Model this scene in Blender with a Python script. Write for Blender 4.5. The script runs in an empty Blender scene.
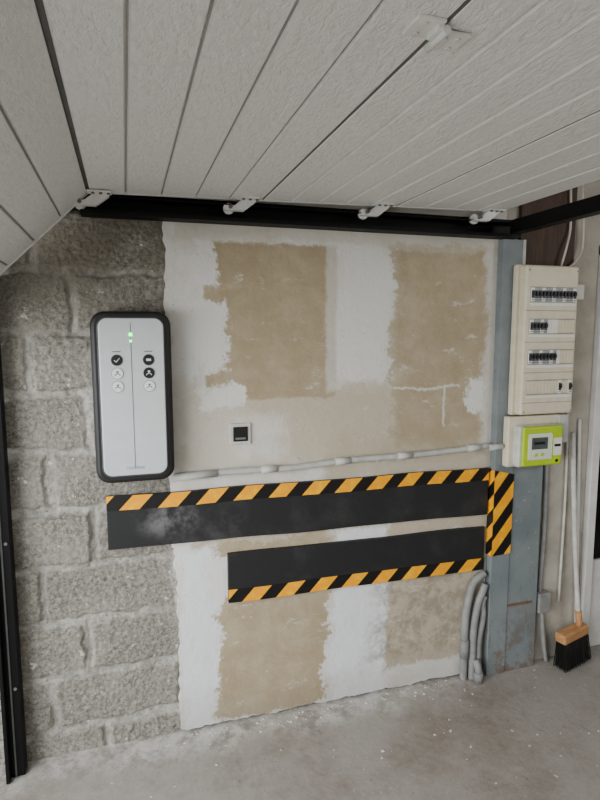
import bpy, bmesh, math, random
import numpy as np
from mathutils import Vector, Matrix, noise as mn
random.seed(4)

# ------------------------------------------------------------------ helpers
def lin(c):
    return tuple(((v/255)/12.92 if v/255<=0.04045 else ((v/255+0.055)/1.055)**2.4) for v in c)+(1,)

class M:
    def __init__(s,name):
        s.m=bpy.data.materials.new(name); s.m.use_nodes=True
        s.t=s.m.node_tree; s.b=s.t.nodes['Principled BSDF']
        s._oc=None
    def n(s,typ,**k):
        nd=s.t.nodes.new(typ)
        for a,v in k.items(): setattr(nd,a,v)
        return nd
    def put(s,sock,v):
        if isinstance(v,bpy.types.NodeSocket): s.t.links.new(v,sock)
        elif v is not None: sock.default_value=v
    def oc(s):
        if s._oc is None: s._oc=s.n('ShaderNodeTexCoord').outputs['Object']
        return s._oc
    def mapv(s,scale=(1,1,1),loc=(0,0,0),vec=None):
        nd=s.n('ShaderNodeMapping'); s.put(nd.inputs['Vector'],vec or s.oc())
        nd.inputs['Scale'].default_value=scale; nd.inputs['Location'].default_value=loc
        return nd.outputs[0]
    def noise(s,sc,det=4,ro=.6,vec=None,dist=0):
        nd=s.n('ShaderNodeTexNoise'); s.put(nd.inputs['Vector'],vec or s.oc())
        nd.inputs['Scale'].default_value=sc; nd.inputs['Detail'].default_value=det
        nd.inputs['Roughness'].default_value=ro; nd.inputs['Distortion'].default_value=dist
        return nd.outputs['Fac']
    def voro(s,sc,vec=None):
        nd=s.n('ShaderNodeTexVoronoi'); s.put(nd.inputs['Vector'],vec or s.oc())
        nd.inputs['Scale'].default_value=sc
        return nd.outputs['Distance']
    def math(s,op,a,b=0.0,c=None):
        nd=s.n('ShaderNodeMath',operation=op); s.put(nd.inputs[0],a); s.put(nd.inputs[1],b)
        if c is not None: s.put(nd.inputs[2],c)
        return nd.outputs[0]
    def sstep(s,v,a,b,lo=0.0,hi=1.0):
        nd=s.n('ShaderNodeMapRange',interpolation_type='SMOOTHSTEP')
        s.put(nd.inputs[0],v); nd.inputs[1].default_value=a; nd.inputs[2].default_value=b
        nd.inputs[3].default_value=lo; nd.inputs[4].default_value=hi
        return nd.outputs[0]
    def mix(s,f,a,b,mode='MIX'):
        nd=s.n('ShaderNodeMix',data_type='RGBA',blend_type=mode)
        s.put(nd.inputs[0],f); s.put(nd.inputs[6],a); s.put(nd.inputs[7],b)
        return nd.outputs[2]
    def bump(s,h,st=.3,d=.01):
        nd=s.n('ShaderNodeBump'); s.put(nd.inputs['Height'],h)
        nd.inputs['Strength'].default_value=st; nd.inputs['Distance'].default_value=d
        s.t.links.new(nd.outputs[0],s.b.inputs['Normal'])
    def fin(s,col=None,rough=.6,metal=0.0,spec=None):
        s.put(s.b.inputs['Base Color'],col); s.put(s.b.inputs['Roughness'],rough)
        s.b.inputs['Metallic'].default_value=metal
        if spec is not None: s.b.inputs['Specular IOR Level'].default_value=spec
        return s.m

def simple(name,c,rough=.6,metal=0.0,var=.12,sc=18,bump=0,spec=None):
    k=M(name); n1=k.noise(sc,4)
    c2=tuple(v*(1-var) for v in c)
    col=k.mix(k.sstep(n1,.3,.7),lin(c),lin(c2))
    if bump: k.bump(k.noise(160,3),bump,.004)
    return k.fin(col,rough,metal,spec)

def obj(name,me,mat=None,parent=None,smooth=False):
    o=bpy.data.objects.new(name,me); bpy.context.collection.objects.link(o)
    if mat: me.materials.append(mat)
    if smooth:
        for p in me.polygons: p.use_smooth=True
    if parent: o.parent=parent
    return o
def empty(name,loc=(0,0,0)):
    e=bpy.data.objects.new(name,None); e.empty_display_size=.05
    bpy.context.collection.objects.link(e); return e
def bevelm(bm,w,seg=2,edges=None):
    if w>0: bmesh.ops.bevel(bm,geom=edges or bm.edges[:],offset=w,segments=seg,profile=.5,affect='EDGES')
def box(name,x0,x1,y0,y1,z0,z1,mat,parent=None,bev=0,seg=2):
    bm=bmesh.new(); bmesh.ops.create_cube(bm,size=1)
    bmesh.ops.scale(bm,vec=(x1-x0,y1-y0,z1-z0),verts=bm.verts)
    bmesh.ops.translate(bm,vec=((x0+x1)/2,(y0+y1)/2,(z0+z1)/2),verts=bm.verts)
    bevelm(bm,bev,seg)
    me=bpy.data.meshes.new(name); bm.to_mesh(me); bm.free()
    return obj(name,me,mat,parent)
def prism(name,pts,y0,y1,mat,parent=None,bev=0):
    """pts in XZ, extruded along Y"""
    bm=bmesh.new()
    a=[bm.verts.new((x,y0,z)) for x,z in pts]
    f=bm.faces.new(a)
    r=bmesh.ops.extrude_face_region(bm,geom=[f])
    vs=[v for v in r['geom'] if isinstance(v,bmesh.types.BMVert)]
    bmesh.ops.translate(bm,vec=(0,y1-y0,0),verts=vs)
    bmesh.ops.recalc_face_normals(bm,faces=bm.faces)
    if bev:
        es=[e for e in bm.edges if abs(e.verts[0].co.y-e.verts[1].co.y)<1e-6 and abs(e.verts[0].co.y-min(y0,y1))<1e-6]
        bevelm(bm,bev,3,es)
    me=bpy.data.meshes.new(name); bm.to_mesh(me); bm.free()
    return obj(name,me,mat,parent)
def rrect(x0,x1,z0,z1,r,n=8):
    out=[]
    for cx,cz,a0 in ((x1-r,z1-r,0),(x0+r,z1-r,90),(x0+r,z0+r,180),(x1-r,z0+r,270)):
        for i in range(n+1):
            a=math.radians(a0+90*i/n); out.append((cx+r*math.cos(a),cz+r*math.sin(a)))
    return out
def cyl(name,p0,p1,r,mat,parent=None,seg=20,r2=None,bev=0):
    p0=Vector(p0);p1=Vector(p1);d=p1-p0
    bm=bmesh.new()
    bmesh.ops.create_cone(bm,cap_ends=True,segments=seg,radius1=r,radius2=r if r2 is None else r2,depth=d.length)
    m=Matrix.Translation((p0+p1)/2)@d.to_track_quat('Z','Y').to_matrix().to_4x4()
    bmesh.ops.transform(bm,matrix=m,verts=bm.verts)
    me=bpy.data.meshes.new(name); bm.to_mesh(me); bm.free()
    for p in me.polygons: p.use_smooth=len(p.vertices)==4
    return obj(name,me,mat,parent)
def catmull(P,n=10):
    P=[Vector(p) for p in P]; Q=[P[0]*2-P[1]]+P+[P[-1]*2-P[-2]]; out=[]
    for i in range(1,len(Q)-2):
        a,b,c,d=Q[i-1:i+3]
        for j in range(n):
            t=j/n
            out.append(.5*((2*b)+(c-a)*t+(2*a-5*b+4*c-d)*t*t+(3*b-a-3*c+d)*t**3))
    out.append(P[-1]); return out
def tube(name,P,r,mat,parent=None,n=10,seg=12,rib=0,smoothpath=True):
    pts=catmull(P,n) if smoothpath else [Vector(p) for p in P]
    vs=[];fs=[];up=None
    for i,p in enumerate(pts):
        t=(pts[min(i+1,len(pts)-1)]-pts[max(i-1,0)]).normalized()
        if up is None:
            up=Vector((0,1,0)) if abs(t.y)<.9 else Vector((0,0,1))
        a=t.cross(up).normalized(); b=a.cross(t).normalized(); up=b
        rr=r*(1+(rib if i%2 else -rib))
        for k in range(seg):
            w=2*math.pi*k/seg
            vs.append(p+a*math.cos(w)*rr+b*math.sin(w)*rr)
    for i in range(len(pts)-1):
        for k in range(seg):
            fs.append((i*seg+k,i*seg+(k+1)%seg,(i+1)*seg+(k+1)%seg,(i+1)*seg+k))
    fs.append(tuple(range(seg))[::-1]); fs.append(tuple((len(pts)-1)*seg+k for k in range(seg)))
    me=bpy.data.meshes.new(name); me.from_pydata([tuple(v) for v in vs],[],fs); me.update()
    return obj(name,me,mat,parent,smooth=True)
def join(objs,name,parent=None):
    bm=bmesh.new(); mats=[]
    for o in objs:
        n0=len(bm.faces); bm.from_mesh(o.data); bm.faces.ensure_lookup_table()
        for m in o.data.materials:
            if m not in mats: mats.append(m)
        idx=mats.index(o.data.materials[0])
        for f in bm.faces[n0:]: f.material_index=idx
    me=bpy.data.meshes.new(name); bm.to_mesh(me); bm.free()
    for m in mats: me.materials.append(m)
    for o in objs: bpy.data.objects.remove(o)
    o=bpy.data.objects.new(name,me); bpy.context.collection.objects.link(o)
    if parent: o.parent=parent
    return o

# ------------------------------------------------------------------ materials
white_pl=simple('white_plastic',(222,222,218),.45,var=.05)
black_pl=simple('black_plastic',(17,17,18),.5,var=.3)
black_metal=simple('black_painted_steel',(6,6,7),.55,var=.3,spec=.2)
cream=simple('cream_plastic',(216,208,184),.5,var=.05)
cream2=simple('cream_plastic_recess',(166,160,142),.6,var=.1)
grey_pipe=simple('grey_pvc',(188,189,185),.5,var=.1)
grey_flex=simple('grey_flex_conduit',(136,137,136),.6,var=.15)
metal=simple('white_coated_steel',(226,226,223),.4,.0,var=.08)

def stripes(name,axis_a,axis_b,slant,period,duty,off):
    k=M(name); sp=k.n('ShaderNodeSeparateXYZ'); k.put(sp.inputs[0],k.oc())
    a=sp.outputs[axis_a]; b=sp.outputs[axis_b]
    v=k.math('MULTIPLY_ADD',b,-slant,a); v=k.math('ADD',v,off); v=k.math('DIVIDE',v,period)
    v=k.math('FRACT',v); 
    m=k.math('LESS_THAN',v,duty)
    gr=k.math('GREATER_THAN',k.voro(150),.35)
    yel=k.mix(k.sstep(k.noise(30,3),.45,.75),lin((244,162,0)),lin((252,196,10)))
    yel=k.mix(k.math('MULTIPLY',gr,.15),yel,lin((200,134,0)))
    col=k.mix(m,lin((13,13,13)),yel)
    dirt=k.sstep(k.noise(14,5,.7),.62,.85,0,.15)
    col=k.mix(dirt,col,lin((120,105,80)))
    return k.fin(col,.42)
tapeH=stripes('hazard_tape',0,2,.95,.146,.52,.095)
tapeP=stripes('hazard_tape_post_front',0,2,.8,.120,.5,.02)
tapeS=stripes('hazard_tape_post_side',1,2,-.9,.120,.5,.02)

# rubber board
k=M('black_rubber_foam')
d=k.sstep(k.noise(3.2,6,.7),.50,.76,0,.38)
spx=k.n('ShaderNodeSeparateXYZ'); k.put(spx.inputs[0],k.oc())
d=k.math('MULTIPLY',d,k.sstep(spx.outputs[0],.2,.8,1,.35))
mp=k.mapv((5,5,60)); sc=k.sstep(k.noise(4,4,.7,mp),.62,.75,0,.2)
# dusty rub mark near the left end
vd=k.n('ShaderNodeVectorMath',operation='DISTANCE'); k.put(vd.inputs[0],k.mapv((1,0,1.6))); vd.inputs[1].default_value=(.14,0,1.47)
rub=k.math('MULTIPLY',k.sstep(vd.outputs['Value'],.02,.16,.45,0),k.sstep(k.noise(14,5,.7),.35,.65))
col=k.mix(d,lin((21,22,24)),lin((105,105,105)))
col=k.mix(rub,col,lin((150,150,150)))
col=k.mix(sc,col,lin((90,90,88)))
k.bump(k.noise(220,3),.25,.003)
rubber=k.fin(col,.62)

# plaster / plasterboard wall
def plaster_mat():
    k=M('patchy_plaster'); oc=k.oc()
    sp=k.n('ShaderNodeSeparateXYZ'); k.put(sp.inputs[0],oc)
    x,y,z=sp.outputs
    n1=k.noise(2.6,3,.5); n1b=k.noise(2.6,3,.5,k.mapv(loc=(7,3,5)))
    n2=k.noise(11,7,.8); n2b=k.noise(11,7,.8,k.mapv(loc=(3,9,1)))
    dx=k.math('ADD',k.math('MULTIPLY_ADD',n1,.16,-.08),k.math('MULTIPLY_ADD',n2,.20,-.10))
    dz=k.math('ADD',k.math('MULTIPLY_ADD',n1b,.12,-.06),k.math('MULTIPLY_ADD',n2b,.16,-.08))
    xs=k.math('ADD',x,dx); zs=k.math('ADD',z,dz)
    xf=k.math('ADD',x,k.math('MULTIPLY_ADD',n2,.05,-.025)); zf=k.math('ADD',z,k.math('MULTIPLY_ADD',n2b,.07,-.035))
    def rect(x0,x1,z0,z1,soft=.012,fine=False,amp=1.0):
        X,Z=(xf,zf) if fine else (xs,zs)
        m=k.math('MULTIPLY',k.sstep(X,x0-soft,x0+soft),k.sstep(X,x1-soft,x1+soft,1,0))
        m=k.math('MULTIPLY',m,k.math('MULTIPLY',k.sstep(Z,z0-soft,z0+soft),k.sstep(Z,z1-soft,z1+soft,1,0)))
        return k.math('MULTIPLY',m,amp) if amp!=1 else m
    white=lin((216,215,211)); offw=lin((196,189,174)); tan=lin((160,145,118)); tan2=lin((174,161,136)); coolw=lin((218,220,222))
    cloud=k.noise(5,5,.6)
    base=k.mix(k.sstep(cloud,.35,.65),white,lin((202,198,188)))
    tn=k.mix(k.sstep(k.noise(7,5,.65),.35,.7),tan,tan2)
    tr_=k.sstep(k.noise(4,6,.75,k.mapv((1,1,5),(2,2,2))),.56,.74,0,.35)
    tn=k.mix(tr_,tn,lin((194,184,162)))
    tnl=k.mix(.42,tn,offw)
    c=base
    # skim between and below the upper boards
    c=k.mix(rect(.20,1.62,1.08,1.44,.05,amp=.85),c,offw)
    c=k.mix(rect(.46,1.10,1.10,1.40,.06,amp=.55),c,tan2)
    c=k.mix(rect(.80,1.62,1.00,1.20,.03,amp=.85),c,tnl)
    # tan boards
    c=k.mix(rect(.295,.835,1.375,1.985,.008,True),c,tn)
    c=k.mix(rect(1.085,1.62,1.06,2.03,.008),c,tnl)
    c=k.mix(rect(1.11,1.54,1.14,1.995,.03,amp=.85),c,tn)
    c=k.mix(rect(.26,1.62,.68,.84,.02,amp=.9),c,tnl)
    c=k.mix(rect(.33,.80,.02,.80,.006),c,tn)
    c=k.mix(rect(1.04,1.60,.10,.80,.012),c,tnl)
    # white filler
    c=k.mix(rect(.16,.375,1.48,1.75,.008),c,white)
    c=k.mix(rect(.26,.46,1.34,1.43,.01),c,white)
    c=k.mix(rect(.26,.33,1.82,2.02,.01),c,white)
    c=k.mix(rect(.42,.60,1.12,1.30,.04,amp=.6),c,white)
    c=k.mix(rect(.79,.86,1.4,2.05,.01,True,.55),c,white)
    c=k.mix(rect(.86,1.07,1.42,2.02,.02,amp=.85),c,white)
    c=k.mix(rect(.83,1.08,-.1,.80,.02),c,coolw)
    c=k.mix(rect(.18,.32,-.1,.80,.02),c,coolw)
    c=k.mix(rect(.28,.38,.56,.74,.01),c,white)
    c=k.mix(rect(1.47,1.56,1.28,1.43,.01),c,white)
    c=k.mix(rect(1.55,1.64,1.1,2.05,.02,amp=.6),c,white)
    c=k.mix(rect(1.10,1.42,1.393,1.403,.003,True,.75),c,white)
    c=k.mix(rect(1.345,1.355,1.22,1.40,.003,True,.7),c,white)
    c=k.mix(rect(.18,1.62,1.995,2.2,.01,amp=.5),c,offw)
    # grey water stain low right
    st=k.math('MULTIPLY',rect(1.00,1.50,.14,.56,.06),k.sstep(k.noise(9,6,.75),.40,.6,0,.6))
    c=k.mix(st,c,lin((118,109,97)))
    # scattered scrapes
    sm=k.sstep(k.noise(6,6,.8,k.mapv((1,1,2.2),(4,4,4))),.58,.66,0,.5); c=k.mix(sm,c,white)
    dk=k.sstep(k.noise(3,7,.8,k.mapv((2,2,1),(1,7,2))),.53,.8,0,.45); c=k.mix(dk,c,lin((136,124,104)))
    sp2=k.sstep(k.noise(70,2,.5),.70,.76,0,.4); c=k.mix(sp2,c,lin((120,110,95)))
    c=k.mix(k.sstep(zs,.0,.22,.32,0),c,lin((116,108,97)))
    h=k.math('ADD',k.math('MULTIPLY',k.noise(26,6,.7),.6),k.math('MULTIPLY',n2,1.2))
    k.bump(h,.4,.012)
    return k.fin(c,.85,spec=.25)
plaster=plaster_mat()

# concrete block
k=M('concrete_block')
at=k.n('ShaderNodeAttribute',attribute_name='mortar').outputs['Fac']
n=k.noise(70,7,.85); nb=k.noise(4,5,.65)
c=k.mix(k.sstep(n,.36,.64),lin((98,95,87)),lin((166,162,152)))
c=k.mix(k.sstep(nb,.4,.7,0,.45),c,lin((178,174,165)))
mc=k.mix(k.sstep(k.noise(30,5,.75),.38,.62),lin((152,149,141)),lin((190,187,179)))
c=k.mix(k.math('MULTIPLY',at,k.sstep(k.noise(6,4,.7,k.mapv(loc=(1,1,8))),.3,.55,.35,.9)),c,mc)
pit=k.sstep(k.voro(60),.0,.3,.8,0); c=k.mix(k.math('MULTIPLY',pit,k.sstep(k.noise(9,3),.38,.58)),c,lin((70,67,61)))
spk=k.sstep(k.noise(22,4,.7,k.mapv(loc=(5,5,5))),.65,.69,0,.9); c=k.mix(spk,c,lin((218,217,212)))
sp=k.n('ShaderNodeSeparateXYZ'); k.put(sp.inputs[0],k.oc())
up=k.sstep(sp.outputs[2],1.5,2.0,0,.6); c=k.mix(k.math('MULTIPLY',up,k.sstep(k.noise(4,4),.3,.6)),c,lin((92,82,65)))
k.bump(k.math('ADD',k.noise(85,5,.8),k.noise(25,4,.7)),.7,.014)
blockm=k.fin(c,.95,spec=.15)

# floor
k=M('concrete_floor')
n=k.noise(1.6,6,.65); n2=k.noise(30,5,.7); n3=k.noise(4,6,.7)
c=k.mix(k.sstep(n,.38,.62),lin((126,118,109)),lin((148,143,136)))
c=k.mix(k.sstep(n3,.46,.70,0,.5),c,lin((108,97,87)))
c=k.mix(k.sstep(n2,.35,.7,0,.3),c,lin((164,160,153)))
sp=k.n('ShaderNodeSeparateXYZ'); k.put(sp.inputs[0],k.oc())
yy=k.math('ADD',sp.outputs[1],k.math('MULTIPLY_ADD',n3,.4,-.2))
dust=k.math('MULTIPLY',k.sstep(yy,-.20,-.01,0,.75),k.sstep(k.noise(11,6,.75),.38,.6))
dust=k.math('MULTIPLY',dust,k.sstep(sp.outputs[0],1.0,1.7,1,.25))
c=k.mix(dust,c,lin((204,202,198)))
spk=k.sstep(k.noise(75,2,.5),.70,.74,0,.6); c=k.mix(spk,c,lin((205,202,196)))
spk2=k.sstep(k.noise(24,2,.5,k.mapv(loc=(2,8,1))),.73,.75,0,.8); c=k.mix(spk2,c,lin((210,209,205)))
drk=k.sstep(k.noise(60,2,.5,k.mapv(loc=(9,2,4))),.71,.76,0,.6); c=k.mix(drk,c,lin((66,60,54)))
k.bump(k.math('ADD',k.noise(50,5,.7),k.math('MULTIPLY',n3,2)),.3,.006)
floorm=k.fin(c,k.sstep(n3,.3,.7,.45,.75))

# door panel skin : embossed woodgrain
k=M('embossed_white_door_skin')
v=k.mapv((1,.45,1)); e=k.noise(95,4,.7,v,.6); e2=k.noise(34,3,.6,k.mapv((1,.25,1)),.8)
c=k.mix(k.sstep(e,.4,.7,0,.35),lin((234,234,232)),lin((200,200,197)))
k.bump(k.math('ADD',e,k.math('MULTIPLY',e2,.5)),.75,.009)
doorskin=k.fin(c,.42)
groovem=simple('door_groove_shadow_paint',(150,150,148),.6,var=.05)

beige=simple('beige_wall_paint',(180,174,162),.85,var=.15,sc=6,bump=.15)
wallgen=simple('rough_render_wall',(200,196,188),.9,var=.12,sc=4,bump=.2)
k=M('blue_grey_paint')
c=k.mix(k.sstep(k.noise(5,5,.6),.3,.7),lin((104,113,116)),lin((122,130,132)))
c=k.mix(k.sstep(k.noise(18,5,.75,k.mapv((2,2,.5))),.60,.68,0,.5),c,lin((86,80,76)))
c=k.mix(k.sstep(k.noise(60,3),.68,.73,0,.6),c,lin((170,170,165)))
sp=k.n('ShaderNodeSeparateXYZ'); k.put(sp.inputs[0],k.oc())
ru=k.math('MULTIPLY',k.sstep(sp.outputs[2],.0,.45,.8,0),k.sstep(k.noise(12,5,.75),.48,.6)); c=k.mix(ru,c,lin((104,86,74)))
k.bump(k.noise(40,4),.15,.005); bluegrey=k.fin(c,.6)
k=M('brown_wood'); w=k.noise(8,5,.7,k.mapv((6,6,.6)))
c=k.mix(k.sstep(w,.3,.7),lin((50,36,28)),lin((78,57,43))); brown=k.fin(c,.7)
k=M('pale_wood'); w=k.noise(10,5,.7,k.mapv((1,8,8)))
c=k.mix(k.sstep(w,.3,.7),lin((160,112,70)),lin((184,138,92))); palewood=k.fin(c,.55)
silver=simple('silver_face',(192,197,200),.35,.0,var=.03)
lime=simple('lime_plastic',(180,210,20),.45,var=.06)
glassd=simple('dark_glass',(14,16,18),.12,var=.2)
led=M('green_led'); led.b.inputs['Emission Color'].default_value=(.02,1,.12,1); led.b.inputs['Emission Strength'].default_value=6; led=led.fin(lin((20,220,60)),.3)
ink=simple('grey_print',(110,112,115),.5,var=.05)
bristle=simple('black_bristles',(18,17,16),.7,var=.4)

# ------------------------------------------------------------------ wall_back
wb=empty('wall_back')
zl0=.10; ch=.22
def jd(x,z):
    r=math.floor((z-zl0)/ch); fz=(z-zl0)-r*ch; dz=min(fz,ch-fz)
    off=-.31 if r%2==0 else -.15
    off+=.03*math.sin(r*5.1)
    fx=(x-off)%.49; dx=min(fx,.49-fx)
    return min(dz,dx),r,math.floor((x-off)/.49)
X0,X1,Z0,Z1,ST=-.62,.22,0,2.3,.005
nx=int((X1-X0)/ST);nz=int((Z1-Z0)/ST)
vs=[];mo=[]
for j in range(nz+1):
    for i in range(nx+1):
        x=X0+i*ST;z=Z0+j*ST
        w=mn.noise((x*9,1.3,z*9))*.014+mn.noise((x*26,5,z*26))*.010
        d,r,b=jd(x+w*.8,z+mn.noise((x*8,9,z*8))*.012+mn.noise((x*30,4,z*30))*.009)
        rag=mn.noise((x*45,2,z*45)); big=mn.noise((x*3.2,7,z*3.2))
        m=1-min(1,max(0,(d-.009-.020*max(0,big))/.009))
        rough=.0033*rag+.003*mn.noise((x*95,3,z*95))+.003*big+.004*math.sin(r*7+b*3)
        smear=max(0,mn.noise((x*5,11,z*5)))*2
        y=.012+rough*(1-.4*m)+m*(.015-.015*min(1,smear*1.2))
        vs.append((x,y,z)); mo.append(m)
fs=[(j*(nx+1)+i,j*(nx+1)+i+1,(j+1)*(nx+1)+i+1,(j+1)*(nx+1)+i) for j in range(nz) for i in range(nx)]
me=bpy.data.meshes.new('block_masonry'); me.from_pydata(vs,[],fs)
a=me.attributes.new('mortar','FLOAT','POINT'); a.data.foreach_set('value',mo)
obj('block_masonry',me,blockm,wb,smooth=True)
box('masonry_core',-.62,2.165,.045,.22,0,2.45,wallgen,wb)
box('masonry_core_over_door',2.165,5.6,.0,.22,2.05,2.45,wallgen,wb)
box('masonry_core_far',3.02,5.6,.0,.22,0,2.05,wallgen,wb)
box('masonry_return',-.66,-.60,.002,.22,0,2.45,wallgen,wb)
pts=[]
z=2.30
while z>.02:
    pts.append((.150+.012*mn.noise((3,z*6,0))+.009*mn.noise((3,z*30,0))+(.012 if z<.8 else 0)+(.02 if z<.5 else 0)*abs(mn.noise((1,z*9,4))),z)); z-=.010
x=.19
while x<1.62:
    pts.append((x,.012+.010*mn.noise((x*8,3,1))+.008*mn.noise((x*40,3,1)))); x+=.014
pts+= [(1.64,.006),(1.64,2.30)]
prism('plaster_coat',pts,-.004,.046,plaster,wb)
box('painted_strip',1.64,2.165,0.0,.046,0,2.45,beige,wb)
box('brown_wood_panel',1.705,2.0,-.022,-.001,1.94,2.43,brown)

# ------------------------------------------------------------------ room shell
box('floor',-.62,5.6,-3.2,.22,-.08,0,floorm)
box('driveway_ground',-9,-.62,-7,5,-.10,-.02,simple('driveway_gravel',(180,176,168),.9,var=.2,sc=6))
box('ceiling',-.62,5.6,-3.2,.22,2.45,2.5,simple('grey_ceiling',(120,116,110),.9))
box('wall_near',-.62,5.6,-3.3,-3.2,0,2.45,wallgen)
box('wall_right',5.6,5.7,-3.3,.22,0,2.45,wallgen)
box('wall_front_lintel',-.66,-.60,-3.2,0,2.2,2.45,wallgen)

# post + back board
pp=empty('support_post')
box('post_shaft',1.598,1.70,-.045,-.005,0,2.046,bluegrey,pp,.003)
box('post_board',1.70,1.872,-.040,-.005,0,1.93,bluegrey,pp,.003)
box('edge_strip',1.70,1.712,-.05,-.04,1.27,2.045,simple('edge_white',(190,190,182),.6),pp)
box('board_batten',1.70,1.84,-.046,-.04,.335,.345,simple('rusty',(120,90,70),.7),pp)

tp=empty('post_hazard_tape')
prism('front_strip',[(1.596,.60),(1.700,.605),(1.703,.985),(1.598,1.01)],-.0485,-.0455,tapeP,tp)
box('side_strip',1.5945,1.5975,-.0485,-.005,.60,1.01,tapeS,tp)

# rubber boards
def board(name,q,tape_top):
    e=empty(name)
    (xa,za0,za1),(xb,zb0,zb1)=q
    n=40;top=[];bot=[]
    for i in range(n+1):
        t=i/n;x=xa+(xb-xa)*t
        top.append((x,za1+(zb1-za1)*t+.006*mn.noise((x*3,1,za1*9))))
        bot.append((x,za0+(zb0-za0)*t+.006*mn.noise((x*3,6,za0*9))))
    prism('rubber_sheet',top+bot[::-1],-.022,-.005,rubber,e,.003)
    w=.055
    if tape_top: s=[(x,z+.001) for x,z in top]; s2=[(x,z-w) for x,z in top]
    else: s=[(x,z+w) for x,z in bot]; s2=[(x,z-.001) for x,z in bot]
    prism('tape_strip',s+s2[::-1],-.0236,-.0222,tapeH,e)
    return e
board('rubber_wall_bumper',((-.09,.822,1.03),(1.585,.796,1.018)),True)
board('rubber_wall_bumper',((.365,.545,.750),(1.575,.532,.738)),False)

# white conduit along wall
cn=empty('wall_conduit')
tube('pipe',[(.16,-.02,1.085),(.4,-.022,1.092),(.62,-.022,1.088),(.9,-.022,1.103),(1.2,-.022,1.105),(1.592,-.022,1.122)],.0125,grey_pipe,cn,12)
cyl('coupling_end',(.16,-.022,1.085),(.33,-.022,1.090),.0155,grey_pipe,cn)
for x,z in ((.54,1.090),(.86,1.101),(1.15,1.105),(1.5,1.118)):
    cyl('coupling',(x-.035,-.022,z-.001),(x+.035,-.022,z+.001),.0148,grey_pipe,cn)
for x,z in ((.42,1.091),(.72,1.095),(1.02,1.104),(1.34,1.111)):
    box('clip',x-.006,x+.006,-.028,-.004,z-.016,z+.006,grey_pipe,cn,.002)
cyl('end_conduit',(1.56,-.062,1.123),(1.62,-.062,1.125),.013,grey_pipe,cn)

# wall switch
sw=empty('wall_switch')
box('frame',.383,.468,-.014,-.004,1.197,1.282,simple('switch_frame',(205,203,196),.4),sw,.003)
box('rocker',.396,.455,-.018,-.013,1.210,1.269,black_pl,sw,.002)
box('label',.405,.446,-.0188,-.0178,1.218,1.226,ink,sw)

# floor conduits
fc=empty('floor_conduits')
for i,(x0,xb,zb,y) in enumerate(((1.480,1.578,.515,-.028),(1.520,1.578,.465,-.036),(1.553,1.578,.405,-.034))):
    tube('flex_%d'%(i+1),[(x0,y,0),(x0,y,.12),(x0+.002,y,zb-.22),(x0+.02,y,zb-.10),(x0+.045 if i<2 else x0+.015,y,zb-.035),(xb,y,zb+.0)],.0175 if i<2 else .015,grey_flex,fc,14,rib=.05)
tube('stub',[(1.535,-.068,0),(1.535,-.068,.06),(1.53,-.05,.10)],.017,grey_flex,fc,6)
cyl('collar_1',(1.480,-.03,.11),(1.480,-.03,.20),.021,grey_flex,fc)
cyl('collar_2',(1.535,-.068,0),(1.535,-.068,.05),.022,grey_flex,fc)

# ------------------------------------------------------------------ control box
cb=empty('charging_control_box')
prism('bumper',rrect(-.116,.160,1.098,1.716,.05),-.100,-.0,black_pl,cb,.014)
prism('inner_rim',rrect(-.094,.138,1.122,1.696,.036),-.104,-.099,simple('rim_grey',(70,72,74),.4),cb,.002)
prism('face_plate',rrect(-.089,.133,1.128,1.692,.032),-.112,-.103,silver,cb,.004)
box('centre_groove',.0180,.0205,-.1128,-.1118,1.155,1.675,ink,cb)
for i,(z,rr) in enumerate(((1.635,.0065),(1.612,.0045))):
    cyl('led_%d'%(i+1),(.0192,-.114,z),(.0192,-.1125,z),rr,led,cb,12)
circle_w=simple('button_white',(222,224,226),.4,var=.02)
for ci,x in enumerate((-.030,.078)):
    for ri,z in enumerate((1.545,1.498,1.451)):
        dark=(ri==0) or (ri==1 and ci==1)
        cyl('button_ring',(x,-.1118,z),(x,-.1136,z),.0205,ink,cb,28)
        cyl('button',(x,-.1125,z),(x,-.1142,z),.0188,black_pl if dark else circle_w,cb,28)
        ic=circle_w if dark else ink
        if ri==0 and ci==0:
            tube('check',[(x-.009,-.1148,z),(x-.003,-.1148,z-.007),(x+.010,-.1148,z+.008)],.0016,ic,cb,seg=6,smoothpath=False)
        elif ri==0:
            box('icon',x-.008,x+.008,-.1150,-.1140,z-.004,z+.004,ic,cb)
        else:
            cyl('icon_dot',(x,-.114,z+.005),(x,-.1150,z+.005),.0042,ic,cb,12)
            tube('icon_arc',[(x-.009,-.1148,z-.008),(x-.005,-.1148,z-.002),(x+.005,-.1148,z-.002),(x+.009,-.1148,z-.008)],.0013,ic,cb,4,6)
    box('button_label',x-.014,x+.014,-.1126,-.1118,1.573,1.577,ink,cb)
box('name_line',-.012,.052,-.1126,-.1118,1.150,1.160,simple('pale_print',(165,170,174),.4),cb)

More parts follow.
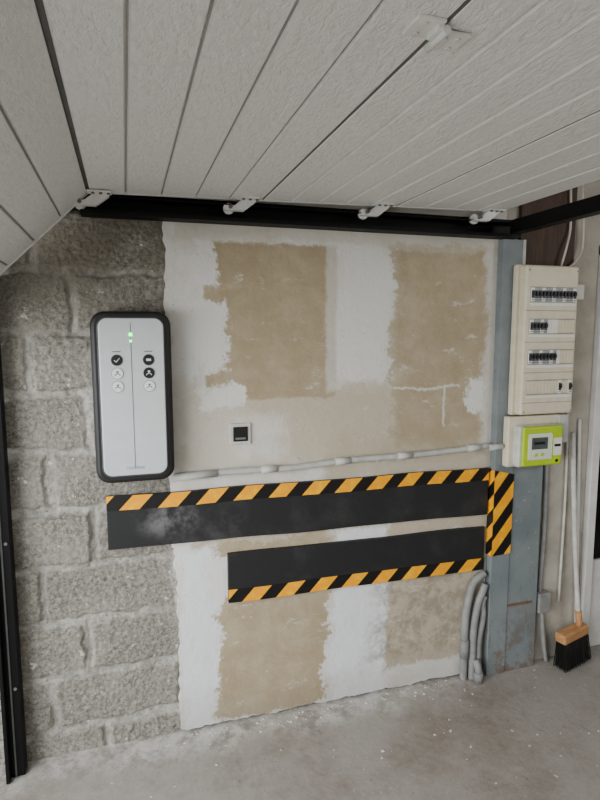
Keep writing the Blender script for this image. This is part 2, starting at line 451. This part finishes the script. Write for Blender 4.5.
# ------------------------------------------------------------------ electrical panel
ep=empty('electrical_panel')
box('back_tray',1.652,1.955,-.075,-.046,1.268,1.935,cream,ep,.006)
box('cover',1.668,1.950,-.116,-.070,1.272,1.930,cream,ep,.010,3)
white_b=simple('breaker_white',(226,226,222),.4,var=.03)
slotm=simple('slot',(60,62,66),.5)
blue_b=simple('breaker_grey',(150,155,158),.4,var=.03)
rows=[(1.803,'full'),(1.665,'left5'),(1.530,'left7'),(1.395,'few')]
for z,kd in rows:
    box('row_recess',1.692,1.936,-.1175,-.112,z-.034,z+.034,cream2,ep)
    box('label_strip',1.692,1.936,-.1190,-.1165,z-.048,z-.036,white_b,ep)
    for i in range(13):
        x=1.694+i*.01855
        live = kd=='full' or (kd=='left5' and i<5) or (kd=='left7' and i<8 ) or (kd=='few' and i in(9,12))
        if live:
            box('breaker',x,x+.0175,-.122,-.116,z-.030,z+.030,blue_b if i%3 else white_b,ep,.001)
            box('toggle',x+.003,x+.0145,-.130,-.121,z-.006,z+.012,black_pl,ep,.001)
            box('toggle_slot',x+.001,x+.0165,-.1226,-.1215,z-.016,z+.018,slotm,ep)
            box('marking',x+.003,x+.0145,-.1226,-.1215,z-.025,z-.021,ink,ep)
        elif kd=='left5' and i<8 or kd=='left7' and i==8:
            box('wide_module',x,x+.0178,-.122,-.116,z-.030,z+.030,white_b,ep,.001)
        else:
            box('blank',x,x+.0172,-.1205,-.116,z-.028,z+.028,cream,ep,.001)
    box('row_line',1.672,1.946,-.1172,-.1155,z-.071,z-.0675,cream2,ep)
for sx in (1.684,1.940):
    for sz in (1.285,1.908): cyl('screw',(sx,-.115,sz),(sx,-.1185,sz),.005,cream2,ep,12)

mt=empty('electricity_meter')
box('base_box',1.632,1.920,-.085,-.046,1.030,1.262,cream,mt,.008,3)
box('body',1.66,1.893,-.125,-.08,1.035,1.225,simple('meter_grey',(206,208,202),.45),mt,.012,3)
box('green_frame',1.672,1.888,-.138,-.122,1.040,1.222,lime,mt,.010,3)
box('screen_bezel',1.700,1.825,-.1415,-.136,1.070,1.190,simple('bezel',(214,220,204),.4,var=.02),mt,.006)
box('screen',1.716,1.802,-.1430,-.1405,1.118,1.172,simple('screen_dark',(84,92,90),.25),mt,.001)
box('screen_digits',1.728,1.785,-.1436,-.1428,1.140,1.152,black_pl,mt)
for i in range(2): cyl('key_%d'%(i+1),(1.738+.035*i,-.141,1.093),(1.738+.035*i,-.1445,1.093),.008,lime,mt,16)
box('label',1.836,1.880,-.1400,-.1375,1.085,1.165,white_b,mt)
box('bar_code',1.840,1.875,-.1405,-.1398,1.125,1.137,black_pl,mt)
cyl('port',(1.857,-.138,1.060),(1.857,-.1405,1.060),.007,black_pl,mt,14)
box('side_box',1.897,1.950,-.10,-.046,1.13,1.262,grey_pipe,mt,.004)

# cables (belong to the electrical panel)
cab_b=simple('cable_beige',(206,202,192),.6)
for i,(P,r) in enumerate((
  ([(1.90,-.05,1.92),(1.93,-.05,2.02),(1.96,-.035,2.12),(1.95,-.035,2.30)],.005),
  ([(1.93,-.05,1.92),(2.00,-.04,1.97),(2.04,-.03,2.06),(2.01,-.035,2.35)],.005),
  ([(2.02,-.012,1.80),(2.025,-.012,1.5),(2.02,-.012,1.3),(2.035,-.012,.9),(2.03,-.012,.30)],.006),
  ([(1.915,-.012,1.03),(1.92,-.012,.7),(1.91,-.012,.36)],.012))):
    tube('cable_%d'%(i+1),P,r,cab_b if i!=3 else grey_flex,ep,10,8)
box('junction_box',2.005,2.06,-.035,0,1.79,1.86,white_pl,ep,.004)
box('low_junction_box',1.885,1.955,-.045,-.001,.27,.37,grey_flex,ep,.005)
tube('low_cable',[(1.92,-.02,.28),(1.925,-.03,.18),(1.94,-.03,.08),(1.96,-.025,.002)],.011,grey_flex,ep,8)

# ------------------------------------------------------------------ side door (white with dark glazing)
sd=empty('door_1')
wd=simple('white_door_paint',(220,220,217),.4,var=.05)
box('frame_side',2.168,2.215,-.03,.12,0,2.045,wd,sd,.004)
box('frame_far',2.97,3.015,-.03,.12,0,2.045,wd,sd,.004)
box('frame_top',2.168,3.015,-.03,.12,2.0,2.045,wd,sd,.004)
box('leaf_stile_a',2.218,2.236,.0,.045,.01,2.0,wd,sd,.003)
box('leaf_stile_b',2.87,2.965,.0,.045,.01,2.0,wd,sd,.003)
box('leaf_bottom',2.236,2.87,.0,.045,.01,.48,wd,sd,.003)
box('leaf_top',2.236,2.87,.0,.045,1.42,2.0,wd,sd,.003)
box('glass',2.236,2.87,.015,.03,.48,1.42,glassd,sd)

# ------------------------------------------------------------------ broom
br=empty('broom')
parts=[]
parts.append(box('head',-.09,.09,-.03,.03,.150,.20,palewood,None,.010,3))
vs=[];fs=[]
for i in range(34):
    for j in range(9):
        x=-.083+i*.0050+random.uniform(-.001,.001); y=-.025+j*.0062
        ex=x*1.10-.004+random.uniform(-.006,.006); ey=y*1.35+random.uniform(-.004,.004)
        w=.0021; b=len(vs)
        vs+=[(x-w,y-w,.152),(x+w,y-w,.152),(x,y+w,.152),(ex-w,ey-w,.020),(ex+w,ey-w,.020),(ex,ey+w,.020)]
        fs+=[(b,b+1,b+4,b+3),(b+1,b+2,b+5,b+4),(b+2,b,b+3,b+5),(b+3,b+4,b+5)]
me=bpy.data.meshes.new('bristles'); me.from_pydata(vs,[],fs); parts.append(obj('bristles',me,bristle))
Mx=Matrix.Translation((2.070,-.088,-.006))@Matrix.Rotation(math.radians(-6),4,'Y')@Matrix.Rotation(math.radians(10),4,'Z')
for o in parts:
    o.data.transform(Mx); o.parent=br
tube('handle',[(2.100,-.080,.17),(2.075,-.045,.65),(2.045,-.028,1.16)],.0115,simple('handle_grey',(206,204,198),.5),br,8)
cyl('socket',(2.102,-.082,.165),(2.096,-.074,.27),.016,palewood,br)
sk=empty('spare_broom_handle')
tube('stick',[(2.148,-.020,.001),(2.122,-.016,.6),(2.098,-.010,1.22)],.008,white_pl,sk,8)

# ------------------------------------------------------------------ sectional garage door
gd=empty('sectional_garage_door')
YN,YF=-.082,-3.05
def section(name,x0,x1,za,zb,parts):
    L=math.hypot(x1-x0,zb-za); ang=math.atan2(zb-za,x1-x0)
    g=.006;dp_=.007;prof=[(0.006,.038),(0.003,.030),(0.003,.005),(0.007,0)]
    gr=[]
    for i in range(1,parts):
        s=L*i/parts
        prof+=[(s-g,0),(s-g*.45,dp_),(s+g*.45,dp_),(s+g,0)]; gr.append(s)
    prof+=[(L-.005,0),(L-.001,.005),(L-.001,.030),(L-.004,.038)]
    T=lambda s,h:(x0+s*math.cos(ang)-h*math.sin(ang),za+s*math.sin(ang)+h*math.cos(ang))
    o=prism(name,[T(s,h) for s,h in prof],YF,YN,doorskin,gd)
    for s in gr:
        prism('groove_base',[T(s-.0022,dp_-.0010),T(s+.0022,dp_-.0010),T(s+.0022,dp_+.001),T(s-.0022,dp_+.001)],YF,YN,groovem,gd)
    return o
section('section_1',-.535,-.103,1.693,2.114,5)
section('section_2',-.100,.508,2.118,2.130,5)
section('section_3',.508,1.058,2.130,2.142,5)
section('section_4',1.058,1.560,2.142,2.152,4)
seal=simple('dark_joint_seal',(96,96,95),.7)
cyl('knuckle_seal',(-.104,YF,2.128),(-.104,YN,2.128),.010,seal,gd,10)
for xj,zj in ((.509,2.130),(1.059,2.142)):
    box('joint_seal',xj-.002,xj+.004,YF,YN,zj+.002,zj+.03,seal,gd)
stile=simple('door_edge',(215,214,210),.45,var=.05)
for (xa,za,xb,zb) in ((-.535,1.693,-.102,2.115),(-.1,2.118,.508,2.13),(.508,2.13,1.058,2.142),(1.058,2.142,1.56,2.152)):
    a=math.atan2(zb-za,xb-xa); nx_,nz_=-math.sin(a),math.cos(a); e=.003
    prism('edge_stile',[(xa-nx_*e,za-nz_*e),(xb-nx_*e,zb-nz_*e),(xb+nx_*.042,zb+nz_*.042),(xa+nx_*.042,za+nz_*.042)],YN,YN+.004,stile,gd)
def roller(x,z):
    ps=[]
    pr=[(x-.078,z-.028),(x-.074,z-.042),(x+.000,z-.042),(x+.040,z-.012),(x+.044,z-.004),(x-.01,z-.004),(x-.04,z-.028)]
    ps.append(box('a',x-.030,x+.050,YN-.050,YN-.002,z-.006,z-.001,metal,None,.0015))
    ps.append(prism('a',pr,YN-.012,YN-.009,metal,None))
    ps.append(prism('a',pr,YN+.010,YN+.013,metal,None))
    ps.append(box('a',x-.076,x-.002,YN-.012,YN+.013,z-.045,z-.042,metal,None,.001))
    ps.append(cyl('a',(x-.055,YN-.03,z-.034),(x-.055,YN+.03,z-.034),.0065,seal,None,12))
    ps.append(cyl('a',(x-.055,YN+.016,z-.034),(x-.055,YN+.032,z-.034),.020,white_pl,None,24))
    for dx in (-.01,.015,.04): ps.append(cyl('a',(x+dx,YN-.035,z-.011),(x+dx,YN-.035,z-.004),.0055,seal,None,10))
    return join(ps,'roller_bracket',gd)
roller(-.075,2.117); roller(.440,2.13); roller(.980,2.142); roller(1.490,2.150)
def hinge(x,y,z):
    ps=[]
    for sgn in (-1,1):
        yo=sgn*.014
        xa,xb=(x+sgn*.006,x+sgn*.056)
        ps.append(box('a',min(xa,xb),max(xa,xb),y-.028+yo,y+.028+yo,z-.007,z-.001,metal,None,.0015))
        ps.append(box('a',min(x+sgn*.004,x+sgn*.018),max(x+sgn*.004,x+sgn*.018),y-.020+yo,y+.020+yo,z-.014,z-.003,metal,None,.003))
        for dy in (-.015,.015): ps.append(cyl('a',(x+sgn*.038,y+dy+yo,z-.010),(x+sgn*.038,y+dy+yo,z-.006),.005,stile,None,12))
    ps.append(cyl('a',(x,y-.032,z-.012),(x,y+.032,z-.012),.007,metal,None,14))
    join(ps,'centre_hinge',gd)
for y in (-1.32,-2.4): hinge(.508,y,2.130)
for y in (-1.32,-2.4): hinge(1.058,y,2.142)

# tracks
tr=empty('door_track')
def chan(name,x0,x1):
    ps=[box('a',x0,x1,-.010,-.005,2.048,2.135,black_metal),box('a',x0,x1,-.072,-.005,2.048,2.053,black_metal),
        box('a',x0,x1,-.072,-.005,2.108,2.112,black_metal),box('a',x0,x1,-.076,-.071,2.048,2.062,black_metal)]
    return join(ps,name,tr)
chan('horizontal_track',-.13,1.66)
R=.30
outer=[(-.13-(R+.03)*math.sin(a),2.09-R+(R+.03)*math.cos(a)) for a in np.linspace(0,math.pi/2,14)]
inner=[(-.13-(R-.02)*math.sin(a),2.09-R+(R-.02)*math.cos(a)) for a in np.linspace(0,math.pi/2,14)]
prism('curved_track',outer+inner[::-1],-.05,-.002,black_metal,tr)
box('vertical_track',-.475,-.415,-.055,-.002,0,1.79,black_metal,tr,.003)
box('track_flange',-.475,-.462,-.085,-.05,0,1.79,black_metal,tr,.002)
box('track_glint_strip',-.448,-.442,-.0585,-.054,0,1.79,simple('track_glint',(90,92,92),.35,.6),tr)  # paler strip stands in for the glint along the black track
for z in (.35,.9,1.45): cyl('track_bolt',(-.43,-.055,z),(-.43,-.06,z),.006,seal,tr,10)
cbm=empty('cross_rail')
box('rail_web',1.605,1.612,-3.15,-.0765,2.066,2.118,black_metal,cbm)
box('rail_flange',1.605,1.655,-3.15,-.0765,2.062,2.067,black_metal,cbm)

# plaster debris
vs=[];fs=[]
for i in range(150):
    x=random.uniform(.15,1.5) if i<110 else random.uniform(-.3,2.0); y=-abs(random.gauss(.02,.045)) if i<110 else -random.uniform(.02,.6)
    s=random.uniform(.0012,.0045)*(1.5 if random.random()<.12 else 1)
    b=len(vs)
    for dx,dy,dz in ((-1,-1,0),(1,-.8,0),(.9,1,0),(-1,.8,0),(-.6,-.5,1),(.6,-.5,1.1),(.5,.6,.8),(-.5,.6,.9)):
        vs.append((x+dx*s*random.uniform(.7,1.3),y+dy*s*random.uniform(.7,1.3)-.012,dz*s*.8+.0003))
    fs+=[(b,b+1,b+5,b+4),(b+1,b+2,b+6,b+5),(b+2,b+3,b+7,b+6),(b+3,b,b+4,b+7),(b+4,b+5,b+6,b+7)]
me=bpy.data.meshes.new('plaster_debris'); me.from_pydata(vs,[],fs); obj('plaster_debris',me,simple('plaster_chips',(204,202,196),.9))

# ------------------------------------------------------------------ light
w=bpy.data.worlds.new('World'); bpy.context.scene.world=w; w.use_nodes=True
w.node_tree.nodes['Background'].inputs[0].default_value=(.89,.96,1,1); w.node_tree.nodes['Background'].inputs[1].default_value=2.0
def area(name,loc,target,sx,sy,e,col=(1,1,1)):
    l=bpy.data.lights.new(name,'AREA'); l.shape='RECTANGLE'; l.size=sx; l.size_y=sy; l.energy=e; l.color=col
    o=bpy.data.objects.new(name,l); bpy.context.collection.objects.link(o); o.location=loc
    o.rotation_euler=(Vector(target)-Vector(loc)).to_track_quat('-Z','Y').to_euler(); return o
area('sky_light',(-2.6,-2.2,1.7),(.8,-.6,1.0),3.2,2.4,225,(1,1,1))
area('fill_light',(2.8,-2.4,2.2),(1.6,0,.9),1.2,.6,22,(1,.98,.95))  # added fill, no such lamp in the garage; brightens the wall's right end

# ------------------------------------------------------------------ camera
f,yaw,pit,rol=564.01,.2991,.1189,.0022
s,c=math.sin,math.cos
fw=Vector((s(yaw)*c(pit),c(yaw)*c(pit),-s(pit)))
r=Vector((c(yaw),-s(yaw),0)); u=r.cross(fw)
r,u=r*c(rol)-u*s(rol),u*c(rol)+r*s(rol)
cam=bpy.data.cameras.new('camera'); co=bpy.data.objects.new('camera',cam); bpy.context.collection.objects.link(co)
cam.sensor_fit='VERTICAL'; cam.sensor_height=24; cam.lens=f*24/800; cam.clip_start=.02
mt_=Matrix((r,u,-fw)).transposed().to_4x4(); mt_.translation=Vector((0,-2.2,1.64)); co.matrix_world=mt_
bpy.context.scene.camera=co
